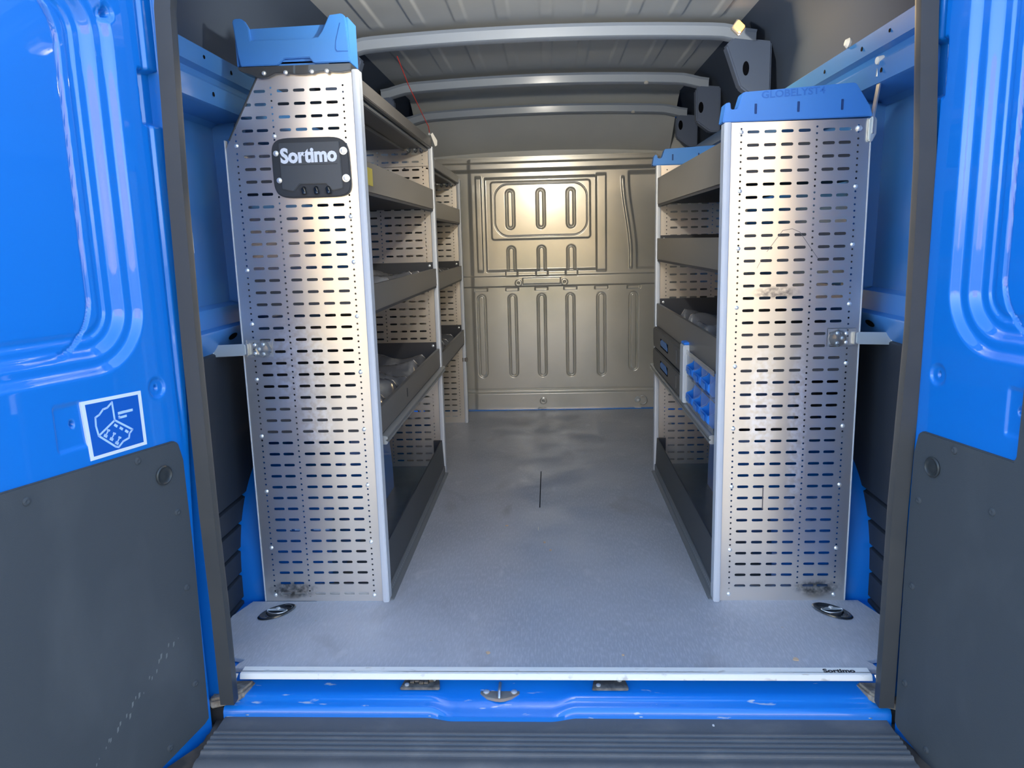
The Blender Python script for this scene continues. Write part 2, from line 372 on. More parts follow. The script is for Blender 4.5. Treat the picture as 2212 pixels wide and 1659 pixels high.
# ---- bulkhead
PY = 3.05
def capsule(x, z, cx, z0, z1): 
    zz = min(max(z, z0), z1); return math.hypot(x-cx, z-zz)
def bulk(x, z):
    d = 0.                      # positive = towards the camera
    lean = .05*sstep(0, 1.5, z)
    # side steps
    d -= .010*(1-sstep(-.470, -.445, x))
    d += .012*(sstep(-.425, -.418, x)*(1-sstep(-.392, -.385, x)))*sstep(.86, .88, z)*(1-sstep(1.42, 1.44, z))
    d -= .014*(sstep(-.372, -.362, x)*(1-sstep(.300, .310, x)))*sstep(.86, .88, z)*(1-sstep(1.415, 1.43, z))
    # raised blanking plate with rounded border line
    a = sdrr(x, z, -.335, .272, 1.055, 1.405, .02); d += .013*sstep(0, .008, a)
    b = sdrr(x, z, -.310, .250, 1.078, 1.388, .085); d -= .003*(1-min(1, abs(b)/.005)) if abs(b) < .005 else 0
    for cx in (-.216, -.030, .152):
        c = capsule(x, z, cx, 1.146, 1.330); d -= .009*(1-sstep(.021, .031, c))*sstep(.010, .018, c)
        c = capsule(x, z, cx, .70, .992)
        if z > .87: d -= .008*(1-sstep(.021, .031, c))*sstep(.011, .019, c)
        elif z > .835: d -= .006*(1-sstep(.030, .042, abs(x-cx)))*(1 if abs(x-cx) > .0 else 0)
    # horizontal belt
    d += .016*sstep(.770, .778, z)*(1-sstep(.834, .842, z))
    d += .004*sstep(.785, .79, z)*(1-sstep(.822, .827, z))*(sstep(-.15, -.145, x)*(1-sstep(.08, .085, x)))
    # long ribs under the belt
    for cx, zb in ((-.408, .235), (-.216, .235), (-.035, .235), (.143, .235), (.333, .235), (.530, .265)):
        c = capsule(x, z, cx, zb, .70)
        if z < .745: d -= .009*(1-sstep(.022, .031, c))*sstep(.013, .021, c)
        elif z < .765: d -= .006*(1-sstep(.034, .044, abs(x-cx)))
    # right-hand uprights
    d += .014*(sstep(.300, .308, x)*(1-sstep(.358, .366, x)))*sstep(.85, .87, z)*(1-sstep(1.42, 1.44, z))
    xo = .462+.05*sstep(1.42, .95, z)
    d += .007*(1-sstep(.004, .012, abs(x-xo)))*sstep(.86, .88, z)*(1-sstep(1.40, 1.42, z))
    d -= .012*sstep(xo+.03, xo+.045, x)*sstep(.86, .88, z)*(1-sstep(1.42, 1.45, z))
    # bottom rail and shadow groove, top return flange
    d += .020*(1-sstep(.104, .110, z)); d -= .008*sstep(.110, .114, z)*(1-sstep(.122, .135, z))
    d += .035*sstep(1.455, 1.475, z); d -= .022*sstep(1.505, 1.515, z)
    for hx, hz in ((-.175, .795), (.107, .797), (-.035, .055)):
        rr = math.hypot(x-hx, z-hz); d -= .02*(1-sstep(.004, .007, rr)); d += .003*(1-sstep(.018, .022, rr))
    return (x, PY-d-0*lean, z)
bk = grid('wall_front', frange(-.66, .67, 520), frange(.004, 1.535, 560), bulk, PART)
struct(bk, 'beige-grey pressed steel bulkhead closing the load space, ribs below, blanked window above')
for x0, x1 in ((-.97, -.655), (.665, .97)):
    box('bulkhead_side', x0, x1, PY, PY+.05, 0, 1.50, mat('bulkhead_edge', (.16, .17, .17), .5), bk, .01)
grid('bulkhead_rear', [-.66, .67], [0, 1.54], lambda x, z: (x, PY+.06, z), ROOFM, bk, False)
box('bulkhead_cap', -.66, .665, PY-.012, PY+.09, 1.530, 1.545, PART, bk, .006)
box('foot_flange', -.66, .66, PY-.045, PY, .0, .006, BLUE, bk, .001)

# ---- painted sill with its latch well
sill_prof = [(.06, -.030), (.03, -.042), (.005, -.047), (-.010, -.049), (-.018, -.055), (-.026, -.059), (-.034, -.060), (-.043, -.064), (-.048, -.072), (-.050, -.10), (-.04, -.14)]
def well(x):
    return sstep(-.300, -.235, x)*(1-sstep(.0, .065, x))
def sillf(x, t):
    a, b = sill_prof[t]; k = well(x)
    ay = a; bz = b
    if -.045 < a < .02: bz -= .007*k*sstep(.02, 0, a)
    if a <= -.018: ay -= .013*k; bz -= .002*k
    return (x, ay, bz)
sill = grid('trim_1', frange(-.805, .805, 260), list(range(len(sill_prof))), lambda x, t: sillf(x, t), BLUE_RIM, flip=True)
smooth_by_angle(sill, 40); struct(sill, 'blue painted rear door sill with chipped paint and latch well')
for x0, x1, dirty in ((-.374, -.276, True), (.104, .192, False)):
    p = prism('buffer_plate', [(x0+.006, .045), (x1-.004, .045), (x1+.002, .008), (x1, .004), (x0, .004)], 'z', -.044, -.037, mat('sill_rubber', (.10, .095, .085), .7, var=(50, (.28, .26, .22), .7, U)), sill, .0015)
    for sx, sy in ((x0+.016, .016), (x1-.018, .038)):
        lathe('buffer_screw', [(.006, 0), (.006, .003), (.003, .005)], BOLT, (sx, sy, -.0370), (0, 0, 1), sill, 12)
    if dirty:
        for k in range(5): box('mud_clump', x0+.02+.012*k, x0+.034+.012*k, .022+.006*math.sin(k*2), .034+.006*math.sin(k*2), -.037, -.033-.001*(k % 2), DIRT, sill, .002)
# striker
sp = [(-.174, .014), (-.166, .021), (-.152, .021), (-.142, .014), (-.133, .012), (-.131, .036), (-.118, .036), (-.116, .012), (-.106, .014), (-.096, .021), (-.082, .021), (-.074, .014), (-.076, .002), (-.095, -.014), (-.112, -.022), (-.122, -.024), (-.134, -.022), (-.155, -.014), (-.172, .002)]
st = prism('latch_striker', sp, 'z', -.058, -.050, mat('striker_steel', (.42, .39, .32), .45, metal=.6, var=(60, (.5, .3, .2), .5, U)), sill, .001)
tube('striker_pin', [(-.1245, .032, -.052), (-.1245, .030, -.040), (-.1245, -.010, -.040), (-.1245, -.016, -.052)], .004, ZINC, sill)
for sx in (-.158, -.089): lathe('striker_bolt', [(.008, 0), (.008, .002), (.005, .004)], BOLT, (sx, .008, -.0500), (0, 0, 1), sill, 12)
for s in (-1, 1):
    prism('corner_mud', [(s*.75, .035), (s*.765, -.02), (s*.80, -.045), (s*.835, -.06), (s*.845, .03)], 'z', -.06, -.034, DIRT, sill, .006)

# ---- rubber seal round the opening
def sealpts(s):
    P = [(-.040, .797), (.2, .797), (.45, .8005 if s < 0 else .797), (.85, .800 if s < 0 else .8075), (1.2, .795 if s < 0 else .803), (1.54, .784 if s < 0 else .784), (1.62, .772)]
    sh = -.013 if s < 0 else -.014
    out = []
    for i in range(len(P)-1):
        for k in range(5):
            t = k/5; out.append((P[i][0]+(P[i+1][0]-P[i][0])*t, P[i][1]+(P[i+1][1]-P[i][1])*t))
    out.append(P[-1]); 
    return [(s*(x+sh), -.05, z) for z, x in out]+[(s*(.75-.005), -.05, 1.665), (s*.68, -.05, 1.69)]
lp, rp = sealpts(-1), sealpts(1)
sprof = []
for k in range(7): a = pi*k/6; sprof.append((.009+.0080*math.cos(a), .013*math.sin(a)+.002))
for k in range(7): a = pi*k/6; sprof.append((-.0105+.0070*math.cos(a), .017*math.sin(a)+.002))
sprof += [(-.0175, -.018), (.0165, -.018)]
seal = tube('door_seal', lp+[(0, -.05, 1.70)]+rp[::-1], 0, RUB, prof=[(a, -b) for a, b in sprof][::-1])
tag(seal, 'black rubber seal framing the whole rear door opening', 'seal')

# ---- bumper step
bp = [(-.03, -.078), (-.0455, -.0785), (-.046, -.0835), (-.052, -.0845), (-.098, -.0845)]
for yc in (-.111, -.129, -.1465, -.164, -.1815):
    bp += [(yc+.0075, -.0855), (yc+.004, -.0805), (yc-.003, -.0805), (yc-.0065, -.0855)]
bp += [(-.198, -.087), (-.206, -.084), (-.218, -.085), (-.232, -.092), (-.245, -.11), (-.252, -.16), (-.252, -.40), (-.03, -.40)]
bu = prism('bumper', bp, 'x', -.802, .795, BUMP, bev=.0012); tag(bu, 'black plastic bumper step with five long anti-slip ridges', 'bumper')
for sx in (-.745, -.292, .218, .776-.02):
    lathe('bumper_screw', [(.010, 0), (.010, .001), (.007, .003), (.003, .0022)], ZINC, (sx, -.040, -.0785), (0, -.15, 1), bu, 14)
for s in (-1, 1):
    prism('bumper_end', [(s*.79, -.03), (s*.84, -.03), (s*.83, -.12), (s*.90, -.26), (s*.78, -.27)], 'z', -.40, -.10, mat('dirty_end', (.045, .04, .035), .9, var=(14, (.14, .11, .08), .7, U)), bu, .01)

# ================================================================== REAR DOORS
def make_door(s, name, label):
    if s < 0: P0 = Vector((-.832, -.082, 0)); d = Vector((-.123, -.338, 0)).normalized(); n = Vector((-d.y, d.x, 0))
    else: P0 = Vector((.808, -.082, 0)); d = Vector((.0602, -.2505, 0)).normalized(); n = Vector((d.y, -d.x, 0))
    def T(u, nn, z): return P0+d*u+n*nn+Vector((0, 0, z))
    def umin(z): return -.026-.034*sstep(.2, .95, z)-(.02*sstep(1.0, 1.5, z))
    hy = .756
    def depth(u, z):
        v = 0.
        a = sdrr(u, z, .048, .73, .805, 1.60, .13)
        v -= .014*sstep(0, .020, a); v -= .016*sstep(.034, .056, a)
        v -= .004*sstep(.070, .074, a); v += .003*sstep(.082, .088, a)
        b = sdrr(u, z, .152, .66, .848, 1.56, .115)
        v -= .004*sstep(-.004, .002, b); v -= .006*(1-sstep(.001, .0035, abs(b)))
        # shallow pressing round the lower hole
        c = sdrr(u, z, .215, .285, .67, .765, .008); v -= .004*sstep(0, .006, c)
        r = math.hypot(u-.036, z-hy); v -= .005*(1-sstep(.017, .024, r)); v -= .02*(1-sstep(.002, .0045, r))
        r = math.hypot(u-.245, z-.722); v -= .02*(1-sstep(.003, .006, r))
        # hinge pocket
        c = sdrr(u, z, -.075, -.002, 1.312, 1.425, .006); v -= .020*sstep(0, .005, c)
        r = math.hypot(u-.058, z-1.517); v -= .02*(1-sstep(.006, .009, r)); v -= .004*(1-sstep(.014, .018, r))
        # seam along the hinge side
        v -= .006*(1-sstep(.0, .010, abs(u+.022)))*sstep(.55, .8, z)
        # bottom edge roll and hinge edge roll
        e = u-umin(z); v -= .012*(1-sstep(0, .012, e))
        e = z-zbot(u); v -= .010*(1-sstep(0, .014, e))
        return v
    def zbot(u): return -.150-.05*sstep(0, .35, u)+.03*(1-sstep(-.03, .02, u))
    tt = [i/230*.52 for i in range(231)]+[.52+.25*i/20 for i in range(1, 21)]
    zs = [i/460 for i in range(461)]
    def f(t, q):
        z0 = zbot(t-.03); z = z0+(1.72-z0)*q; u = umin(z)+t
        return T(u, depth(u, z), z)
    door = grid(name, tt, zs, f, BLUE, flip=(s > 0)); struct(door, label)
    # outer skin and edges
    pts = [(0, 0)]
    V = [T(umin(z)+.004, -.060, z) for z in (-.13, .4, .9, 1.3, 1.72)]+[T(.74, -.060, z) for z in (1.72, -.18)]
    V2 = [T(umin(z)+.001, -.012, z) for z in (-.13, .4, .9, 1.3, 1.72)]+[T(.74, -.012, z) for z in (1.72, -.18)]
    k = 7
    o = link('outer_skin', fix(rawmesh('outer_skin', V+V2, [list(range(7))]+[[i, (i+1) % 7, 7+(i+1) % 7, 7+i] for i in range(7)])), BLUE, door)
    # lower trim panel
    if s < 0: out = [(.012, .630), (.45, .634), (.73, .634), (.73, -.17), (.40, -.135), (.146, -.100), (.01, -.074), (-.004, -.066), (-.012, .30), (-.010, .58), (0, .622)]
    else: out = [(.012, .630), (.10, .630), (.250, .630), (.254, .640), (.256, .80), (.262, .81), (.73, .82), (.73, -.17), (.40, -.15), (.106, -.107), (.0, -.080), (-.010, -.070), (-.014, .30), (-.010, .58), (0, .622)]
    tp = prism('trim_panel', out, 'y', -.01, .0065, TRIM, door, .0022, xf=T); tag(tp, 'black grained plastic trim panel with scuffs')
    cap = lathe('round_cap', [(.021, 0), (.022, .003), (.019, .005), (.017, .003), (.010, .002), (.002, .004)], mat('cap_plastic', (.03, .035, .036), .35), T(.051, .0065, .562), n, door, 28)
    if s < 0: sc = [(.113, .612), (.362, .604), (.024, .467), (.021, .283), (.027, .043), (.117, -.066), (.20, .57)]
    else: sc = [(.106, .613), (.015, .278), (.015, .043), (.095, -.070), (.016, .477), (.213, .52)]
    for u, z in sc[:6]: lathe('trim_clip', [(.0085, 0), (.008, .0015), (.004, .003), (.002, .0022)], TRIM, T(u, .0065, z), n, door, 14)
    # scuff streak on trim: raised scratches
    rnd = random.Random(3 if s < 0 else 5)
    if s < 0:
        for i in range(22):
            t = i/21; u = .30-.24*t+rnd.uniform(-.006, .006); z = .015+.165*t+rnd.uniform(-.01, .01)
            L = rnd.uniform(.002, .010)
            prism('scuff', [(u, z), (u+L*.5, z-L*.4), (u+L*.3, z+L*.9), (u-L*.2, z+L)], 'y', .0064, .0068, mat('scuff_mark', (.16, .175, .175), .8), door, 0, xf=T)
    return door, T, n, d
d1, T1, n1, dd1 = make_door(-1, 'door_1', 'open left rear door of the van, glossy blue inside with black lower trim')
d2, T2, n2, dd2 = make_door(1, 'door_2', 'open right rear door of the van, glossy blue inside with black lower trim')
# instruction sticker on the left door
sq = [(.2245, .762), (.081, .758), (.080, .640), (.218, .640)]
def SQ(a, b):   # unit square to sticker quad (a: 0 far end .. 1 hinge end, b: 0 bottom .. 1 top)
    u = (1-a)*(sq[3][0]*(1-b)+sq[0][0]*b)+a*(sq[2][0]*(1-b)+sq[1][0]*b)
    z = (1-a)*(sq[3][1]*(1-b)+sq[0][1]*b)+a*(sq[2][1]*(1-b)+sq[1][1]*b)
    return u, z
def TS(lift): return lambda u, y, z: T1(u, y+lift, z)
stk = prism('sticker', [SQ(0, 0), SQ(1, 0), SQ(1, 1), SQ(0, 1)], 'y', -.004, .0012, STKW, d1, 0, xf=T1); tag(stk, 'white-bordered dark blue sticker with line drawing')
prism('sticker_field', [SQ(.06, .06), SQ(.94, .06), SQ(.94, .94), SQ(.06, .94)], 'y', .0012, .0016, STK, stk, 0, xf=T1)
def px2ab(x, y):  # from the 1914x1659 view of the sticker
    A = (240, 1110), (1010, 850), (885, 150), (90, 335)
    a, b = .5, .5
    for _ in range(30):
        px = (1-a)*((1-b)*A[0][0]+b*A[3][0])+a*((1-b)*A[1][0]+b*A[2][0]); py = (1-a)*((1-b)*A[0][1]+b*A[3][1])+a*((1-b)*A[1][1]+b*A[2][1])
        a += (x-px)/800; b -= (y-py)/760
    return a, b
def stroke(pts, wd, name='drawing_line', close=False):
    P = [SQ(*px2ab(*p)) for p in pts]
    if close: P.append(P[0])
    for (a, b), (c, e) in zip(P, P[1:]):
        L = math.hypot(c-a, e-b); 
        if L < 1e-6: continue
        nx, ny = -(e-b)/L*wd/2, (c-a)/L*wd/2; ex, ey = (c-a)/L*wd*.3, (e-b)/L*wd*.3
        SV.append([(a-ex+nx, b-ey+ny), (a-ex-nx, b-ey-ny), (c+ex-nx, e+ey-ny), (c+ex+nx, e+ey+ny)])
SV = []
stroke([(535, 555), (490, 320), (430, 395), (375, 420), (330, 490), (280, 530), (290, 640), (330, 770)], .0042, close=False)
stroke([(535, 555), (330, 770)], .0042); stroke([(535, 555), (785, 665), (745, 720), (740, 780), (660, 830), (600, 910), (560, 905), (330, 770)], .0042)
for x0, y0 in ((435, 725), (515, 765), (590, 815)):
    stroke([(x0-15, y0+40), (x0+20, y0-35)], .0032); stroke([(x0-28, y0+35), (x0-2, y0+48)], .006); stroke([(x0+8, y0-38), (x0+34, y0-30)], .004)
for x0, y0 in ((552, 625), (628, 660), (704, 695)): stroke([(x0-14, y0-8), (x0+14, y0+8)], .0055)
stroke([(585, 462), (655, 440)], .0058); stroke([(672, 436), (770, 408)], .0055); stroke([(595, 520), (690, 490)], .0050); stroke([(592, 500), (598, 528)], .004)
V = []; Fc = []
for q in SV:
    i = len(V); V += [T1(u, .0019, z) for u, z in q]; Fc.append([i, i+1, i+2, i+3])
link('line_drawing', rawmesh('line_drawing', V, Fc), mat('sticker_line', (.42, .62, .95), .4), stk)
# hinge hardware on the left jamb
hs = prism('check_strap', [(-.868, .578), (-.842, .571), (-.833, .564), (-.832, .552), (-.842, .542), (-.862, .545)], 'y', -.056, -.046, mat('hinge_steel', (.45, .42, .37), .5, metal=.5), wL, .002)
prism('strap_window', [(-.860, .562), (-.846, .562), (-.840, .557), (-.846, .551), (-.860, .553)], 'y', -.0575, -.056, HOLE, wL, 0)
prism('hinge_lug', [(-.868, .535), (-.846, .530), (-.842, .522), (-.850, .512), (-.845, .505), (-.865, .500)], 'y', -.056, -.046, ZINC, wL, .002)
lathe('hinge_bush', [(.007, 0), (.007, .014), (.004, .016)], GLOSSB, (-.853, -.055, .480), (0, 0, 1), wL, 12)
prism('hinge_stop', [(-.865, .482), (-.838, .478), (-.836, .462), (-.842, .440), (-.842, .420), (-.862, .425)], 'y', -.060, -.046, mat('stop_black', (.03, .03, .032), .5), wL, .003)
box('hinge_leaf', -.862, -.848, -.056, -.046, .385, .425, ZINC, wL, .002)

# ================================================================== SHELVING
COLS = [('e', 0, .032), ('h', .032, .0555), ('s', .0555, .0985), ('s', .0985, .1425), ('s', .1425, .1865), ('s', .1865, .2285), ('h', .2285, .2515), ('s', .2515, .2925), ('s', .2925, .3325), ('h', .3325, .3575), ('e', .3575, .378)]
CEN = {.0555: .0765, .0985: .1205, .1425: .1645, .1865: .2085, .2515: .2715, .2925: .3125, .032: .0455, .2285: .2405, .3325: .3465}
PITCH_Z = .0334
def perforated(name, s, y, z_row0, nrows, ztop, parent, thick=.0018, slots=True):
    V = []; Fc = []
    def vid(x, z, back): V.append((s*(XS+x), y+(thick if back else 0), z)); return len(V)-1
    zlow = z_row0-(nrows-.5)*PITCH_Z
    def cell(x0, x1, z0, z1, hole):
        for back in (False, True):
            c = [vid(x0, z0, back), vid(x1, z0, back), vid(x1, z1, back), vid(x0, z1, back)]
            h = [vid(a, b, back) for a, b in hole]   # ordered ccw starting right-bottom..., n divisible by 4
            n = len(h); q = n//4; fcs = []
            # hole points: index 0 at angle -45deg (lower right) going ccw
            cor = [c[1], c[2], c[3], c[0]]
            for k in range(4):
                a, b = cor[k], cor[(k+1) % 4]; i0 = k*q
                # side k lies between corner k and k+1, hole pts i0..i0+q
                for j in range(q):
                    fcs.append([a if j < q/2 else b, h[(i0+j) % n] , h[(i0+j+1) % n]])
                    if j < q/2 <= j+1: fcs.append([a, h[(i0+j+1) % n], b])
            for t in fcs: Fc.append(t if back else t[::-1])
            if not back: front = h
            else:
                for k in range(n): Fc.append([front[k], front[(k+1) % n], h[(k+1) % n], h[k]])
    def slot(cx, cz, hl, hh, hx=.0):
        P = []
        # 16 points: right cap, top, left cap, bottom
        for k in range(16):
            a = -pi/4+2*pi*k/16; P.append((cx+(hl-hh)*(1 if math.cos(a) > 1e-6 else -1 if math.cos(a) < -1e-6 else 0)+hh*math.cos(a), cz+hh*math.sin(a)))
        return P
    def quad(x0, x1, z0, z1):
        for back in (False, True):
            q = [vid(x0, z0, back), vid(x1, z0, back), vid(x1, z1, back), vid(x0, z1, back)]; Fc.append(q[::-1] if back else q)
    for kind, x0, x1 in COLS:
        if kind == 'e': quad(x0, x1, 0, ztop); continue
        quad(x0, x1, 0, zlow)
        zt = z_row0+.5*PITCH_Z; nz = 0
        for i in range(nrows):
            zc = z_row0-i*PITCH_Z
            if kind == 's': cell(x0, x1, zc-PITCH_Z/2, zc+PITCH_Z/2, slot(CEN[x0], zc, .0158, .0041))
            else:
                for q in (.25, -.25): cell(x0, x1, zc+q*PITCH_Z-PITCH_Z/4, zc+q*PITCH_Z+PITCH_Z/4, slot(CEN[x0], zc+q*PITCH_Z+.0, .00275, .00274))
        if ztop > zt+1e-5: quad(x0, x1, zt, ztop)
    # outside edge
    for a in (0, .378):
        q = [(a, 0), (a, ztop)]; Fc.append([vid(a, 0, 0), vid(a, ztop, 0), vid(a, ztop, 1), vid(a, 0, 1)])
    Fc.append([vid(0, ztop, 0), vid(.378, ztop, 0), vid(.378, ztop, 1), vid(0, ztop, 1)])
    me = rawmesh(name, V, Fc)
    bm = bmesh.new(); bm.from_mesh(me); bmesh.ops.remove_doubles(bm, verts=bm.verts, dist=1e-6); bm.to_mesh(me); bm.free()
    if s < 0: me.flip_normals()
    return link(name, me, ALU, parent)
def upright(parent, s, y, z_row0, nrows, ztop, outer_top=None, near=False):
    p = perforated('perforated_panel', s, y, z_row0, nrows, ztop, parent)
    pr = [(s*(XS-.001), y-.010), (s*(XS+.012), y-.013), (s*(XS+.0185), y-.010), (s*(XS+.0185), y), (s*(XS+.0185), y+.03), (s*(XS-.001), y+.03)]
    prism('edge_profile', pr, 'z', 0, ztop, ALU2, parent, .002)
    ot = outer_top or ztop
    box('outer_flange', s*(XS+.3765), s*(XS+.379), y-.003, y+.016, 0, ot, ALU2, parent, .0008)
    box('foot_angle', s*(XS+.02), s*(XS+.374), y+.004, y+.035, 0.001, .042, ZINC, parent, .001)
    return p
RIV = None
def rivet(parent, x, y, z, r=.0058, m=BOLT):
    global RIV
    if RIV is None:
        o = lathe('rivet', [(r, 0), (r*.95, .0018), (r*.6, .0034), (r*.1, .0040)], BOLT, (0, 0, 0), (0, -1, 0), None, 12); RIV = o.data
        bpy.data.objects.remove(o)
    o = bpy.data.objects.new('rivet', RIV); COL.objects.link(o); o.location = (x, y, z); adopt(o, parent); return o

def wavy(name, x0, x1, y0, y1, z, amp, m, parent, seed=0, ridges=5):
    rnd = random.Random(seed); ph = [rnd.uniform(0, 6) for _ in range(6)]
    def f(x, y):
        t = (y-y0)/(y1-y0); sx = (x-x0)/(x1-x0)
        h = amp*(.5+.5*math.sin(ridges*2*pi*t+ph[0]+1.2*math.sin(3*sx+ph[1])))**2+.3*amp*math.sin(9*sx+5*t+ph[2])*math.sin(13*t+ph[3])
        e = min(sx, 1-sx, t*3, (1-t)*3); return (x, y, z+max(h, 0)*sstep(0, .12, e)+.002)
    return grid(name, frange(x0, x1, 24), frange(y0, y1, 110), f, m, parent)

def tray(parent, s, y0, y1, z0, z1, endh=.03, liner=0, name='shelf_tray', back=.06, fm=None):
    """one sheet-steel shelf tray: bottom, rear lip, end plates; front board, screw and liner as sub-parts"""
    xi, xo = XS+.006, XS+.366
    bm = bmesh.new()
    def bx(xa, xb, ya, yb, za, zb):
        r = bmesh.ops.create_cube(bm, size=1); 
        for v in r['verts']: v.co = Vector(((xa+xb)/2+v.co.x*abs(xb-xa), (ya+yb)/2+v.co.y*(yb-ya), (za+zb)/2+v.co.z*(zb-za)))
    bx(s*xi, s*xo, y0, y1, z0, z0+.002); bx(s*(xo-.002), s*xo, y0, y1, z0, z0+back)
    bx(s*xi, s*xo, y1-.003, y1, z0, z1+endh); bx(s*xi, s*xo, y0, y0+.003, z0, z1+endh)
    bx(s*xi, s*xi+s*.020, y0, y1, z0-.010, z0)
    me = bpy.data.meshes.new(name); bm.to_mesh(me); bm.free()
    t = link(name, me, GREYD, parent)
    V = [(s*(xi-.002), z0-.001), (s*(xi+.0015), z0-.001), (s*(xi+.0015), z1-.004), (s*(xi+.010), z1-.004), (s*(xi+.010), z1), (s*(xi-.002), z1)]
    prism('front_board', V, 'y', y0+.004, y1-.004, fm or GREY, t, .0007)
    lathe('tray_screw', [(.006, 0), (.005, .003), (.002, .004)], BOLT, (s*(xi+.028), y1-.003, z1+endh-.016), (0, -1, 0), t, 12)
    if liner: wavy('film_liner', s*(xi+.014), s*(xo-.01), y0+.01, y1-.02 if liner < 3 else y1-.25, z0+.004, max(.01, (z1-z0)*.85), LINER, t, seed=liner, ridges=4+liner)
    return t
def ledge(parent, s, y0, y1, z0, z1):
    pr = [(s*(XS-.010), z0), (s*(XS-.014), z0+.004), (s*(XS-.014), z0+.009), (s*(XS-.009), z0+.011), (s*(XS-.009), z0+.014), (s*(XS-.014), z0+.016), (s*(XS-.014), z1-.003), (s*(XS-.006), z1), (s*(XS+.05), z1), (s*(XS+.05), z1-.004), (s*(XS+.004), z0)]
    return prism('ledge_rail', pr, 'y', y0, y1, mat('rail_alloy', (.32, .335, .34), .38, metal=.6), parent, .0008)

# --------------------------------------------------------- left unit
L = empty('shelving_unit', (-.668, 1.55, 0)); tag(L, 'tall left aluminium shelving unit of two bays with a black badge on its end panel', 'shelving', 'van racking units')
YN, YM, YE = .401, 1.695, 2.70
pL = upright(L, -1, YN, 1.4607, 44, 1.506, outer_top=1.338); tag(pL, 'slotted aluminium end panel with a slanted top corner')
bm = bmesh.new(); bm.from_mesh(pL.data)
p1, p2 = Vector((-.748, 0, 1.506)), Vector((-.842, 0, 1.338)); dn = (p2-p1).normalized(); nn = Vector((dn.z, 0, -dn.x))
if nn.x > 0: nn = -nn
bmesh.ops.bisect_plane(bm, geom=bm.verts[:]+bm.edges[:]+bm.faces[:], plane_co=p1, plane_no=nn, clear_outer=True); bm.to_mesh(pL.data); bm.free()
tube('slant_edging', [(-.747, YN+.003, 1.507), (-.8435, YN+.003, 1.337)], .004, mat('edging', (.06, .065, .07), .6), L, 8)
upright(L, -1, YM, 1.4607-.03, 42, 1.458)
upright(L, -1, YE, 1.375, 41, 1.396)
for i, r in enumerate((4, 14, 18.5, 23.25, 28.25, 33.25, 38.5)):
    rivet(L, -(XS+.3465), YN, 1.4607-r*PITCH_Z-.004)
    if i > 0: rivet(L, -(XS+.0455), YN, 1.4607-r*PITCH_Z+.012)
rivet(L, -(XS+.0455), YN, 1.128); rivet(L, -(XS+.2405), YN, 1.345); rivet(L, -(XS+.3465), YN, .020); rivet(L, -(XS+.0455), YN, .018)
tr = tray(L, -1, YN+.004, YM-.002, 1.197, 1.278, .0, liner=1, back=.02)
box('yellow_label', -(XS+.0035), -(XS+.0031), .435, .510, 1.214, 1.262, YEL, tr, 0)
t2 = tray(L, -1, YN+.004, YM-.002, .866, .940, .028, liner=2)
t3 = tray(L, -1, YN+.004, YM-.002, .504, .584, .028, liner=2)
box('label', -(XS+.0035), -(XS+.0032), .86, .875, .53, .56, BADGE, t3, 0)
ledge(L, -1, YN+.035, YM+.02, .474, .500)
tray(L, -1, YM+.004, YE-.002, 1.160, 1.232, .0, liner=0)
tray(L, -1, YM+.004, YE-.002, .846, .918, .028, liner=1)
tray(L, -1, YM+.004, YE-.002, .478, .553, .028, liner=1)
box('profile_clip', -(XS-.012), -(XS+.02), YE-.012, YE-.002, .365, .39, GREY, L, .002)
def base_tray(parent, s, y0, y1, zt):
    b = box('base_tray', s*(XS+.012), s*(XS+.366), y0, y1, .028, .034, BASE, parent, .001)
    V = [(s*(XS+.005), .036), (s*(XS+.008), .036), (s*(XS+.016), zt), (s*(XS+.010), zt+.002)]
    prism('kick_board', V, 'y', y0, y1, mat('kick_black', (.045, .052, .058), .45), b, .0006)
    box('tray_end', s*(XS+.010), s*(XS+.05), y1-.014, y1-.003, .03, zt, GREYD, b, .001)
    return b
base_tray(L, -1, YN+.004, YM-.002, .158)
def base_rail(parent, s, y0, y1):
    pr = [(s*(XS-.012), 0), (s*(XS-.012), .003), (s*(XS+.001), .0045), (s*(XS+.001), .036), (s*(XS+.012), .036), (s*(XS+.012), 0)]
    r = prism('base_rail', pr, 'y', y0, y1, mat('rail_grey', (.20, .215, .225), .45, metal=.3), parent, .0008)
    V = []; Fc = []; n = int((y1-y0)/.0167)
    for i in range(n):
        yc = y0+.012+i*.0167; k0 = len(V)
        V += [(s*(XS+.0006), yc+.0032*math.cos(a*pi/4), .020+.0032*math.sin(a*pi/4)) for a in range(8)]; Fc.append([k0+a for a in range(8)])
    h = link('rail_holes', rawmesh('rail_holes', V, Fc), mat('rail_hole_edge', (.42, .45, .47), .5), r); tag(h, kind='stuff')
    return r
base_rail(L, -1, YN+.005, YM-.005)
# top trays (seen from below)
for y0, y1, zb in ((YN+.03, YM, 1.452), (YM, YE, 1.375)):
    tt_ = box('top_tray', -(XS+.018), -(XS+.30), y0, y1, zb, zb+.004, GREY, L, .001)
    box('tray_rim', -(XS+.002), -(XS+.018), y0, y1, zb-.002, zb+.038, GREY, tt_, .002)
    box('rim_rail', -(XS+.020), -(XS+.034), y0, y1, zb-.012, zb-.001, mat('rail_alloy', U), tt_, .002)
    box('rim_rail', -(XS+.12), -(XS+.13), y0, y1, zb-.008, zb-.001, mat('rail_alloy', U), tt_, .001)
    for xx in (.045, .07, .10): lathe('clear_bolt', [(.008, 0), (.008, .012), (.004, .018)], CLEAR, (-(XS+xx), y1-.012, zb-.002), (0, -.4, -1), tt_, 10)
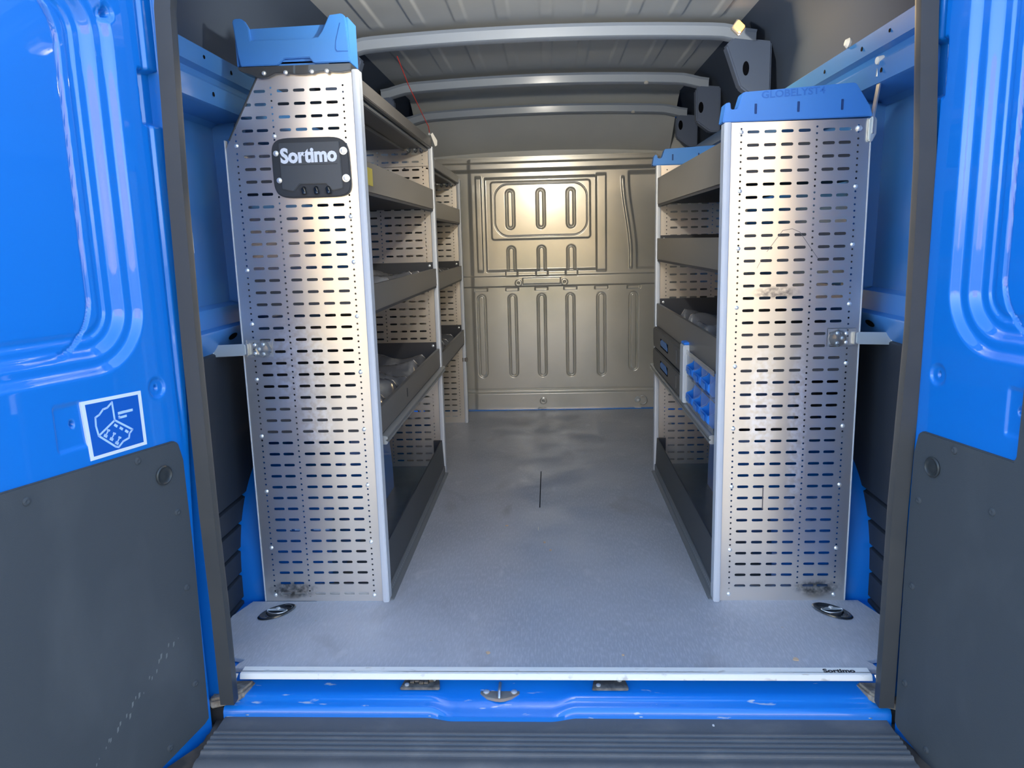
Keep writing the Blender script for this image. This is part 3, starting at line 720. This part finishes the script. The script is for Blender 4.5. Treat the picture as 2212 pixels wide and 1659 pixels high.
# near end moulding at the very top
endp = [(-.795, 1.512), (-.798, 1.5205), (-.495, 1.5205), (-.497, 1.503), (-.52, 1.499)]
for k in range(11): endp.append((-.54-.02*k, 1.500+.003*math.sin(k*1.1)-.006*(k > 8)))
endp += [(-.748, 1.493), (-.757, 1.498)]
prism('end_moulding', endp, 'y', YN-.014, YN+.06, mat('moulding_black', (.05, .055, .06), .35, coat=.4), L, .0015)
for x in (-.728, -.56, -.60, -.67): lathe('moulding_stud', [(.006, 0), (.005, .004), (.002, .005)], BOLT, (x, YN-.014, 1.503), (0, -1, 0), L, 10)
# badge on the near panel
bx_ = []
for k in range(49):
    a = 2*pi*k/48; c, s_ = math.cos(a), math.sin(a)
    bx_.append((-.6215+.106*math.copysign(abs(c)**.30, c)*(1-.02*s_)+.0035*(-s_), 1.2595+.0745*math.copysign(abs(s_)**.36, s_)*(1+.06*(1-c*c))))
bd = prism('badge', bx_[:-1], 'y', YN-.010, YN, BADGE, L, .003); tag(bd, 'black maker badge with white lettering')
pl = [(-.705, 1.325), (-.54, 1.325), (-.536, 1.203), (-.565, 1.197), (-.582, 1.216), (-.655, 1.216), (-.672, 1.197), (-.704, 1.205)]
prism('badge_plate', pl, 'y', YN-.0145, YN-.010, BADGE2, bd, .002)
box('badge_step', -.700, -.548, YN-.0150, YN-.0144, 1.2665, 1.268, BADGE, bd, 0)
text('badge_lettering', 'Sortimo', .052, WHITE, bd, Matrix.Translation((-.6245, YN-.0150, 1.2900)) @ Matrix.Rotation(-.012, 4, 'Y') @ FACE_Y, .0006, .0022, sx=.90)
for x in (-.645, -.611, -.578): 
    tube('badge_post', [(x, YN-.009, 1.205), (x, YN-.016, 1.203), (x+.003, YN-.018, 1.190)], .0065, GLOSSB, bd, 10)
for x, z, r in ((-.714, 1.2985, .0062), (-.710, 1.228, .0062), (-.530, 1.300, .0085), (-.527, 1.229, .0085)):
    lathe('badge_screw', [(r*1.25, 0), (r*1.2, .003), (r*.85, .0032), (r*.8, .006), (r*.3, .007)], BOLT, (x, YN-.010, z), (0, -1, 0), bd, 16)

# --------------------------------------------------------- right unit
R_ = empty('shelving_unit', (.668, 1.05, 0)); tag(R_, 'shorter right aluminium shelving unit topped by a blue end piece', 'shelving', 'van racking units')
RN, RM = .399, 1.69
pR = upright(R_, 1, RN, 1.3154, 39, 1.340); tag(pR, 'slotted aluminium end panel with many scratches')
upright(R_, 1, RM, 1.3154+.008, 39, 1.350)
for i, r in enumerate((0, 4.5, 9, 13.75, 18.6, 23.9, 29, 34.7)):
    if i > 0: rivet(R_, XS+.3465, RN, 1.3154-r*PITCH_Z+.004)
    rivet(R_, XS+.0455, RN, 1.3154-r*PITCH_Z)
rivet(R_, XS+.0455, RN, .020); rivet(R_, XS+.3465, RN, .018); lathe('hex_bolt', [(.0075, 0), (.0075, .006), (.003, .008)], BOLT, (XS+.3465, RN, 1.3154), (0, -1, 0), R_, 6)
tray(R_, 1, RN+.004, RM-.002, 1.190, 1.298, .0, liner=0)
tray(R_, 1, RN+.004, RM-.002, .958, 1.046, .012, liner=0)
tray(R_, 1, RN+.004, RM-.002, .672, .766, .02, liner=3)
ledge(R_, 1, RN+.035, RM+.06, .463, .490)
sh = box('shelf_board', XS+.004, XS+.366, RN+.004, RM-.002, .482, .489, mat('shelf_alloy', (.36, .38, .38), .4, metal=.5), R_, .001)
base_tray(R_, 1, RN+.004, RM-.002, .158); base_rail(R_, 1, RN+.005, RM-.005)
def blue_end(y, z0, x_in, k=1.):
    o_ = [(x_in-.003, z0), (x_in+.004, z0+.048*k), (x_in+.016, z0+.050*k), (x_in+.018, z0+.032*k), (x_in+.035, z0+.032*k), (x_in+.047, z0+.072*k), (x_in+.050, z0+.074*k), (x_in+.327, z0+.088*k), (x_in+.335, z0+.086*k), (x_in+.372, z0+.030*k), (x_in+.380, z0+.004)]
    e = prism('blue_end_piece', o_, 'y', y-.006, y+.045, PLB, R_, .003)
    for xx in (.078, .187, .298):
        box('vent_slot', x_in+xx, x_in+xx+.006, y-.0072, y-.0058, z0+.018+.004*(xx*3), z0+.043+.006*(xx*3), mat('slot_blue', (.008, .05, .20), .6), e, .001)
    return e
e1 = blue_end(RN, 1.3405, XS-.002)
text('moulded_lettering', 'GLOBELYST4', .0245, mat('blue_plastic_relief', (.030, .165, .56), .5), e1, Matrix.Translation((.652, RN-.0062, 1.4085)) @ Matrix.Rotation(-.045, 4, 'Y') @ FACE_Y, .0006, .0004, sx=1.15)
blue_end(RM, 1.350, XS-.014, .9)
# scratches on the right panel: fine raised/rubbed lines
def scratch(parent, pts, w_, m):
    P = [(a, b) for a, b in pts]
    for (a, b), (c, e) in zip(P, P[1:]):
        Ln = math.hypot(c-a, e-b); nx, nz = -(e-b)/Ln*w_/2, (c-a)/Ln*w_/2
        V = [(a+nx, RN-.0004, b+nz), (a-nx, RN-.0004, b-nz), (c-nx, RN-.0004, e-nz), (c+nx, RN-.0004, e+nz)]
        link('scratch', rawmesh('scratch', V, [[0, 1, 2, 3]]), m, parent)
SCR = mat('scratch_dark', (.20, .19, .19), .5, metal=.6)
scratch(R_, [(.600, 1.005), (.640, 1.060), (.665, 1.064), (.685, 1.055), (.735, .985)], .0013, SCR)
scratch(R_, [(.575, .962), (.587, .985)], .001, SCR)
scratch(R_, [(.612, .345), (.612, .280)], .003, mat('tape_residue', (.12, .11, .11), .7))
# --------------------------------------------------------- things standing on the right ledge shelf
for i, (z0, lab) in enumerate(((.491, 'lower charcoal carry case with a blue handle, under its twin'), (.582, 'upper charcoal carry case with a blue handle, stacked on its twin'))):
    c = empty('carry_case', (XS+.14, 1.31, z0)); tag(c, lab, 'case', 'charcoal cases on the right shelf')
    x0 = XS-.012; y0, y1 = .965, 1.660; h = .088
    pr = [(y0, z0+.003), (y0-.004, z0+h*.5), (y0, z0+h-.003), (y1-.02, z0+h-.001), (y1+.004, z0+h-.012), (y1+.004, z0+.03), (y1-.018, z0)]
    prism('case_shell', pr, 'x', x0, XS+.30, mat('case_grey', (.105, .10, .095), .48), c, .004)
    for q, ys_ in enumerate(((1.245, 1.425),)):
        box('handle_recess', x0-.0008, x0+.004, ys_[0]-.01, ys_[1]+.01, z0+.026, z0+.060, HOLE, c, .0)
        hp = [(ys_[0], z0+.032), (ys_[0], z0+.046), (ys_[0]+.03, z0+.060), (ys_[1]-.03, z0+.060), (ys_[1], z0+.050), (ys_[1], z0+.038), (ys_[1]-.02, z0+.033)]
        prism('carry_handle', hp, 'x', x0-.0022, x0+.002, mat('handle_blue', (.07, .20, .46), .45), c, .001)
    box('case_latch', x0-.002, x0+.003, 1.03, 1.05, z0+.02, z0+h-.02, mat('case_grey', U), c, .001)
post = empty('bin_rack', (XS+.12, .62, .49)); tag(post, 'pale rack frame with clear rails holding blue bins on the right shelf', 'rack')
box('end_post', XS-.016, XS+.25, .870, .935, .491, .690, WHITEP, post, .003)
box('post_cap', XS-.014, XS+.24, .872, .933, .690, .699, PLB2, post, .003)
box('divider_shelf', XS-.002, XS+.25, .43, .87, .583, .587, CLEAR, post, .001)
for z_ in (.492, .660): box('clear_rail', XS-.006, XS-.003, .43, .868, z_, z_+.016, CLEAR, post, .001)
for k in range(4): box('clear_divider', XS-.004, XS+.24, .858-.125*k, .862-.125*k, .495, .66, CLEAR, post, .0005)
lab_r = ['upper', 'lower']; lab_c = ['beside the pale post', 'in the middle', 'by the end panel']
for r_, z0 in enumerate((.590, .496)):
    for c_, y1 in enumerate((.852, .727, .602)):
        y0 = y1-.112; b = empty('storage_bin', (XS+.1, (y0+y1)/2, z0)); tag(b, f'blue plastic bin in the {lab_r[r_]} row of the rack, {lab_c[c_]}', 'bin', 'blue bins in the clear rack')
        pr = [(XS+.004, z0), (XS-.010, z0+.018), (XS-.008, z0+.036), (XS+.012, z0+.045), (XS+.03, z0+.078), (XS+.24, z0+.078), (XS+.24, z0)]
        V = [(x, z) for x, z in pr]
        for yy in (y0, y1-.004): prism('bin_side', V, 'y', yy, yy+.004, PLB2, b, .0006)
        fr = [(XS+.004, z0), (XS-.010, z0+.018), (XS-.008, z0+.036), (XS-.005, z0+.036), (XS-.006, z0+.018), (XS+.007, z0+.003), (XS+.24, z0+.003), (XS+.24, z0)]
        prism('bin_front', fr, 'y', y0+.004, y1-.004, PLB2, b, .0005)
        box('label_holder', XS-.0125, XS-.011, y0+.03, y1-.03, z0+.014, z0+.034, PLB, b, .001)

# ---------------------------------------------------------- blue bin on the left unit
bb = empty('storage_bin', (-.648, .44, 1.524)); tag(bb, 'blue plastic storage box lying on top of the left shelving unit', 'box')
fy = .392
lo = [(-.789, 1.522), (-.795, 1.56), (-.802, 1.634), (-.797, 1.640), (-.778, 1.640), (-.769, 1.633), (-.760, 1.617), (-.757, 1.585), (-.60, 1.584), (-.578, 1.588), (-.566, 1.602), (-.545, 1.640), (-.512, 1.643), (-.503, 1.636), (-.497, 1.524), (-.594, 1.524), (-.604, 1.538), (-.672, 1.537), (-.690, 1.522)]
prism('box_front', lo, 'y', fy-.006, fy+.006, PLB, bb, .002)
prism('front_recess', [(-.765, 1.52), (-.765, 1.616), (-.552, 1.620), (-.556, 1.52)], 'y', fy+.004, fy+.008, mat('blue_plastic', U), bb, .001)
box('box_back', -.800, -.499, fy+.088, fy+.093, 1.524, 1.636, PLB, bb, .002)
for x0, x1 in ((-.802, -.797), (-.503, -.498)): box('box_end', x0, x1, fy+.004, fy+.09, 1.524, 1.636, PLB, bb, .001)
box('box_floor', -.79, -.505, fy+.004, fy+.09, 1.5265, 1.531, PLB, bb, 0)
prism('side_relief', [(-.528, 1.552), (-.500, 1.551), (-.500, 1.549), (-.530, 1.549), (-.534, 1.556), (-.532, 1.575), (-.518, 1.620), (-.516, 1.620), (-.530, 1.575), (-.5315, 1.557)], 'y', fy-.0066, fy-.005, mat('relief_blue', (.02, .12, .45), .5), bb, 0)
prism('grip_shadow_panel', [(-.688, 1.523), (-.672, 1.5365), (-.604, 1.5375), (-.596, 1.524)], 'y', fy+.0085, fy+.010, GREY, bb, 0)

# ---------------------------------------------------------- brackets tying the units to the body
def brace(s, label):
    yb = .385
    b = empty('wall_brace', (s*.90, yb, .767)); tag(b, label, 'bracket', 'steel brackets bracing the shelving')
    prism('flat_bar', [(s*.965, .748), (s*.965, .782), (s*.850, .785), (s*.843, .782), (s*.843, .756), (s*.850, .752)], 'y', yb-.002, yb+.003, mat('bar_zinc', (.62, .68, .68), .4, metal=.5), b, .001)
    box('mount_plate', s*.770, s*.846, YN-.003, YN-.001, .745, .795, CLEAR, b, .001)
    lathe('clear_cover', [(.024, 0), (.024, .004), (.018, .010), (.006, .013)], CLEAR, (s*.797, YN-.002, .768), (0, -1, 0), b, 8, smooth=False)
    for dx, dz in ((-.012, .012), (.012, .012), (-.012, -.012), (.012, -.012), (0, 0)):
        lathe('brace_bolt', [(.0055, 0), (.005, .004), (.002, .006)], BOLT, (s*(.808+dx), YN-.003, .768+dz), (0, -1, 0), b, 8)
    lathe('end_washer', [(.017, 0), (.016, .003), (.008, .009)], BOLT, (s*.95, yb-.003, .765), (0, -1, 0), b, 16)
    box('brace_link', s*.838, s*.850, yb, YN, .752, .784, ZINC, b, .001)
brace(-1, 'short flat steel bracket between the left shelving end panel and the body side')
brace(1, 'short flat steel bracket between the right shelving end panel and the body side')
# sloping strap up to the roof rail on the right
st = empty('roof_strap', (.864, .39, 1.34)); tag(st, 'thin steel strap from the right shelving top up to the blue roof rail', 'bracket')
tube('strap_bar', [(.855, .392, 1.300), (.856, .392, 1.345), (.866, .388, 1.43), (.874, .382, 1.470), (.875, .380, 1.492)], 0, ZINC, st, prof=[(-.0018, -.010), (.0018, -.010), (.0018, .010), (-.0018, .010)])
lathe('strap_bolt', [(.013, 0), (.013, .006), (.009, .020), (.004, .022)], PAPER, (.872, .380, 1.476), (-1, -.15, .02), st, 16)
tube('bolt_shank', [(.862, .385, 1.47), (.860, .39, 1.440)], .004, ZINC, st, 8)
prism('strap_foot', [(.848, 1.283), (.848, 1.338), (.858, 1.346), (.866, 1.336), (.866, 1.300), (.856, 1.280)], 'y', YN-.014, YN-.002, mat('bar_zinc', U), st, .002)

# ---------------------------------------------------------- lashing points in the floor
def lashing(s, label):
    cx, cy = s*.797, .330
    o = empty('lashing_ring', (cx, cy, 0)); tag(o, label, 'lashing point', 'recessed lashing rings in the floor')
    ang = s*math.radians(-50)
    def E(a, rx, ry): 
        x, y = rx*math.cos(a), ry*math.sin(a); e = (abs(math.cos(a))**.9, 1)
        return (cx+x*math.cos(ang)-y*math.sin(ang), cy+x*math.sin(ang)+y*math.cos(ang))
    N = 40; rings = [(.060, .034, .0012), (.056, .031, .0036), (.051, .0265, .0030), (.046, .022, -.0078), (.036, .015, -.0095)]
    V = []; Fc = []
    for rx, ry, z in rings: V += [(*E(2*pi*k/N, rx, ry), z) for k in range(N)]
    for i in range(len(rings)-1): Fc += [[i*N+k, i*N+(k+1) % N, (i+1)*N+(k+1) % N, (i+1)*N+k] for k in range(N)]
    Fc.append([(len(rings)-1)*N+k for k in range(N)])
    V = [(x, y, z+.010 if i >= 0 else z) for i, (x, y, z) in enumerate(V)]
    V = [(x, y, max(z-.0095, .0005)) for x, y, z in V]
    c = link('recess_cup', fix(rawmesh('recess_cup', V, Fc)), mat('cup_black', (.012, .014, .017), .22, coat=.6), o); smooth_by_angle(c, 40)
    # half-round metal flap and the D-ring
    hf = [E(a, .026, .020) for a in frange(0, pi, 12)]
    hf = [(cx+.002*s+.026*math.cos(a), cy+.002+.016*math.sin(a)) for a in frange(0, pi, 14)]
    prism('steel_flap', hf, 'z', .002, .006, mat('flap_zinc', (.62, .66, .66), .35, metal=.7), o, .001)
    lathe('flap_bolt', [(.007, 0), (.0065, .003), (.003, .0045)], BOLT, (cx, cy+.010, .006), (0, 0, 1), o, 14)
    dr = [(cx+.029*math.cos(a)+.0, cy+.002+.021*math.sin(a), .0055) for a in frange(-pi, 0, 18)]
    tube('pull_ring', dr+[(cx+.027, cy+.006, .0055), (cx-.027, cy+.006, .0055)], .0022, ZINC, o, 8, closed=True)
    tube('cup_rib', [(*E(a, .048, .026), .0040) for a in frange(-.7, .7, 8)], .0010, mat('cup_rib', (.10, .11, .12), .3), o, 6)
lashing(-1, 'oval recessed lashing ring in the floor by the left shelving foot')
lashing(1, 'oval recessed lashing ring in the floor by the right shelving foot')
lr = empty('lashing_ring', (.575, 3.01, .05)); tag(lr, 'small steel lashing ring at the foot of the bulkhead, far right', 'lashing point')
lathe('ring_base', [(.020, 0), (.018, .006), (.008, .016)], BOLT, (.555, 3.03, .055), (0, -1, 0), lr, 16)
tube('ring_loop', [(.583+.026*math.cos(a), 3.012, .055+.026*math.sin(a)) for a in frange(-2.3, 2.0, 18)], .0035, ZINC, lr, 8)
box('ring_foot', .535, .575, 3.005, 3.03, .006, .012, ZINC, lr, .001)

# ---------------------------------------------------------- small things
li = empty('ceiling_lamp', (.70, 1.22, 1.79)); tag(li, 'small lit amber interior lamp in the right roof corner', 'lamp')
C_ = Vector((.697, 1.20, 1.772))
prism('lamp_lens', [(-.030, 0), (0, .040), (.030, 0), (0, -.040)], 'y', -.006, .006, LAMP, li, .003, xf=lambda x, y, z: C_+Vector((x*.72, y+z*.3, z*.66)))
prism('lamp_housing', [(-.036, -.004), (0, .050), (.036, 0), (0, -.048)], 'y', .007, .030, mat('lamp_house', (.5, .5, .48), .5), li, .003, xf=lambda x, y, z: C_+Vector((x*.72, y+z*.3, z*.66)))
pl_ = bpy.data.lights.new('lamp_light', 'AREA'); pl_.energy = 1.6; pl_.color = (1, .72, .38); pl_.shape = 'DISK'; pl_.size = .05
po = bpy.data.objects.new('lamp_light', pl_); COL.objects.link(po); po.location = C_+Vector((-.004, -.02, -.015)); po.rotation_euler = Vector((.25, .55, .8)).to_track_quat('Z', 'Y').to_euler(); adopt(po, li)

# added lamp under the rear header, out of view, to brighten ceiling and interior
fill_lamp = empty('ceiling_lamp', (0, .06, 1.65)); tag(fill_lamp, 'added fill lamp under the rear header, out of view above the doorway', 'lamp')
prism('lamp_housing', rrect(-.07, .07, .03, .09, .012), 'z', 1.640, 1.655, mat('lamp_house', U), fill_lamp, .003)
prism('lamp_lens', rrect(-.06, .06, .037, .083, .010), 'z', 1.630, 1.640, mat('fill_lens', (.9, .9, .85), .3, emit=(1, .9, .72), estr=.5), fill_lamp, .003)
p2 = bpy.data.lights.new('lamp_light', 'SPOT'); p2.energy = 26; p2.spot_size = math.radians(165); p2.spot_blend = .6; p2.color = (1, .93, .80); p2.shadow_soft_size = .03  # light of the added fill lamp, aimed inward and up at the ceiling
po2 = bpy.data.objects.new('lamp_light', p2); COL.objects.link(po2); po2.location = (0, .085, 1.61); po2.rotation_euler = Vector((0, -.85, -.50)).to_track_quat('Z', 'Y').to_euler(); adopt(po2, fill_lamp)

wt = empty('cable_tag', (-.50, 1.70, 1.52)); tag(wt, 'white paper tag on a thin red wire above the left shelving', 'tag')
tube('red_wire', [(-.535, 1.28, 1.735), (-.522, 1.42, 1.66), (-.50, 1.56, 1.585), (-.485, 1.66, 1.535), (-.486, 1.685, 1.512)], .0016, RED, wt, 6)
lathe('wire_clip', [(.006, 0), (.006, .006), (.002, .010)], BOLT, (-.487, 1.685, 1.508), (0, -1, 0), wt, 8)
prism('paper_tag', [(-.482, 1.508), (-.474, 1.515), (-.455, 1.482), (-.456, 1.462), (-.465, 1.458)], 'y', 1.690, 1.691, PAPER, wt, 0)

def chip(x, y, r, label, m=WOOD, nme='wood_chip', cat='debris'):
    rnd = random.Random(int(x*1000+y*77)); n = 7
    P = [(x+r*rnd.uniform(.6, 1.15)*math.cos(2*pi*k/n), y+r*rnd.uniform(.7, 1.3)*math.sin(2*pi*k/n)) for k in range(n)]
    o = prism(nme, P, 'z', .0004, .0025, m, None, .0005); tag(o, label, cat, 'crumbs of wood on the load floor'); return o
from mathutils.geometry import intersect_line_plane
def fpt(px, py, z=0.):
    v = fw+rt2*((px-1106)/F_PX)-up2*((py-829.5)/F_PX); t = (z-CAM.z)/v.z; return CAM+v*t
for px, py, r, lab in ((1095, 1136, .007, 'beige wood crumb left of the pale splinter, middle of the floor'), (1176, 1172, .0065, 'beige wood crumb just in front of the pale splinter'), (1189, 1189, .006, 'tiny beige crumb to the right of the crumb before the splinter'),
                       (1054, 1411, .006, 'beige crumb near the aluminium edge, left of centre'), (1719, 1425, .009, 'large pale wood flake at the right rear of the floor'), (1346, 1416, .004, 'faint brown crumb near the edge, right of centre')):
    q = fpt(px, py); chip(q.x, q.y, r, lab)
q = fpt(1163, 1143); sp_ = box('wood_splinter', q.x-.0015, q.x+.0015, q.y-.016, q.y+.018, .0004, .002, mat('splinter', (.7, .66, .55), .8), None, .0004); tag(sp_, 'pale thin wood splinter lying lengthwise on the floor', 'debris')
q0 = fpt(1166, 884); pp = [(q0.x-.012, q0.y-.010), (q0.x-.004, q0.y+.020), (q0.x+.008, q0.y+.004), (q0.x+.035, q0.y-.004), (q0.x+.045, q0.y-.018), (q0.x+.018, q0.y-.012), (q0.x, q0.y-.022)]
o = prism('paper_scrap', pp, 'z', .0006, .012, PAPER, None, .002); tag(o, 'crumpled white paper scrap at the foot of the bulkhead', 'debris')
for px, py, lab in ((1434, 1546, 'orange-brown leaf crumb on the bumper edge, right of centre'),):
    q = fpt(px, py, -.083); c = chip(q.x, q.y, .006, lab, mat('leaf', (.55, .25, .12), .8), 'leaf_crumb'); c.location.z = -.0855; del c['group']
for px, py, lab in ((1298, 1541, 'white grit speck on the bumper, right of the sill striker'), (1541, 1566, 'pale grit speck on the bumper, farthest right')):
    q = fpt(px, py, -.083); c = chip(q.x, q.y, .004, lab, PAPER, 'grit'); c.location.z = -.0855; del c['group']
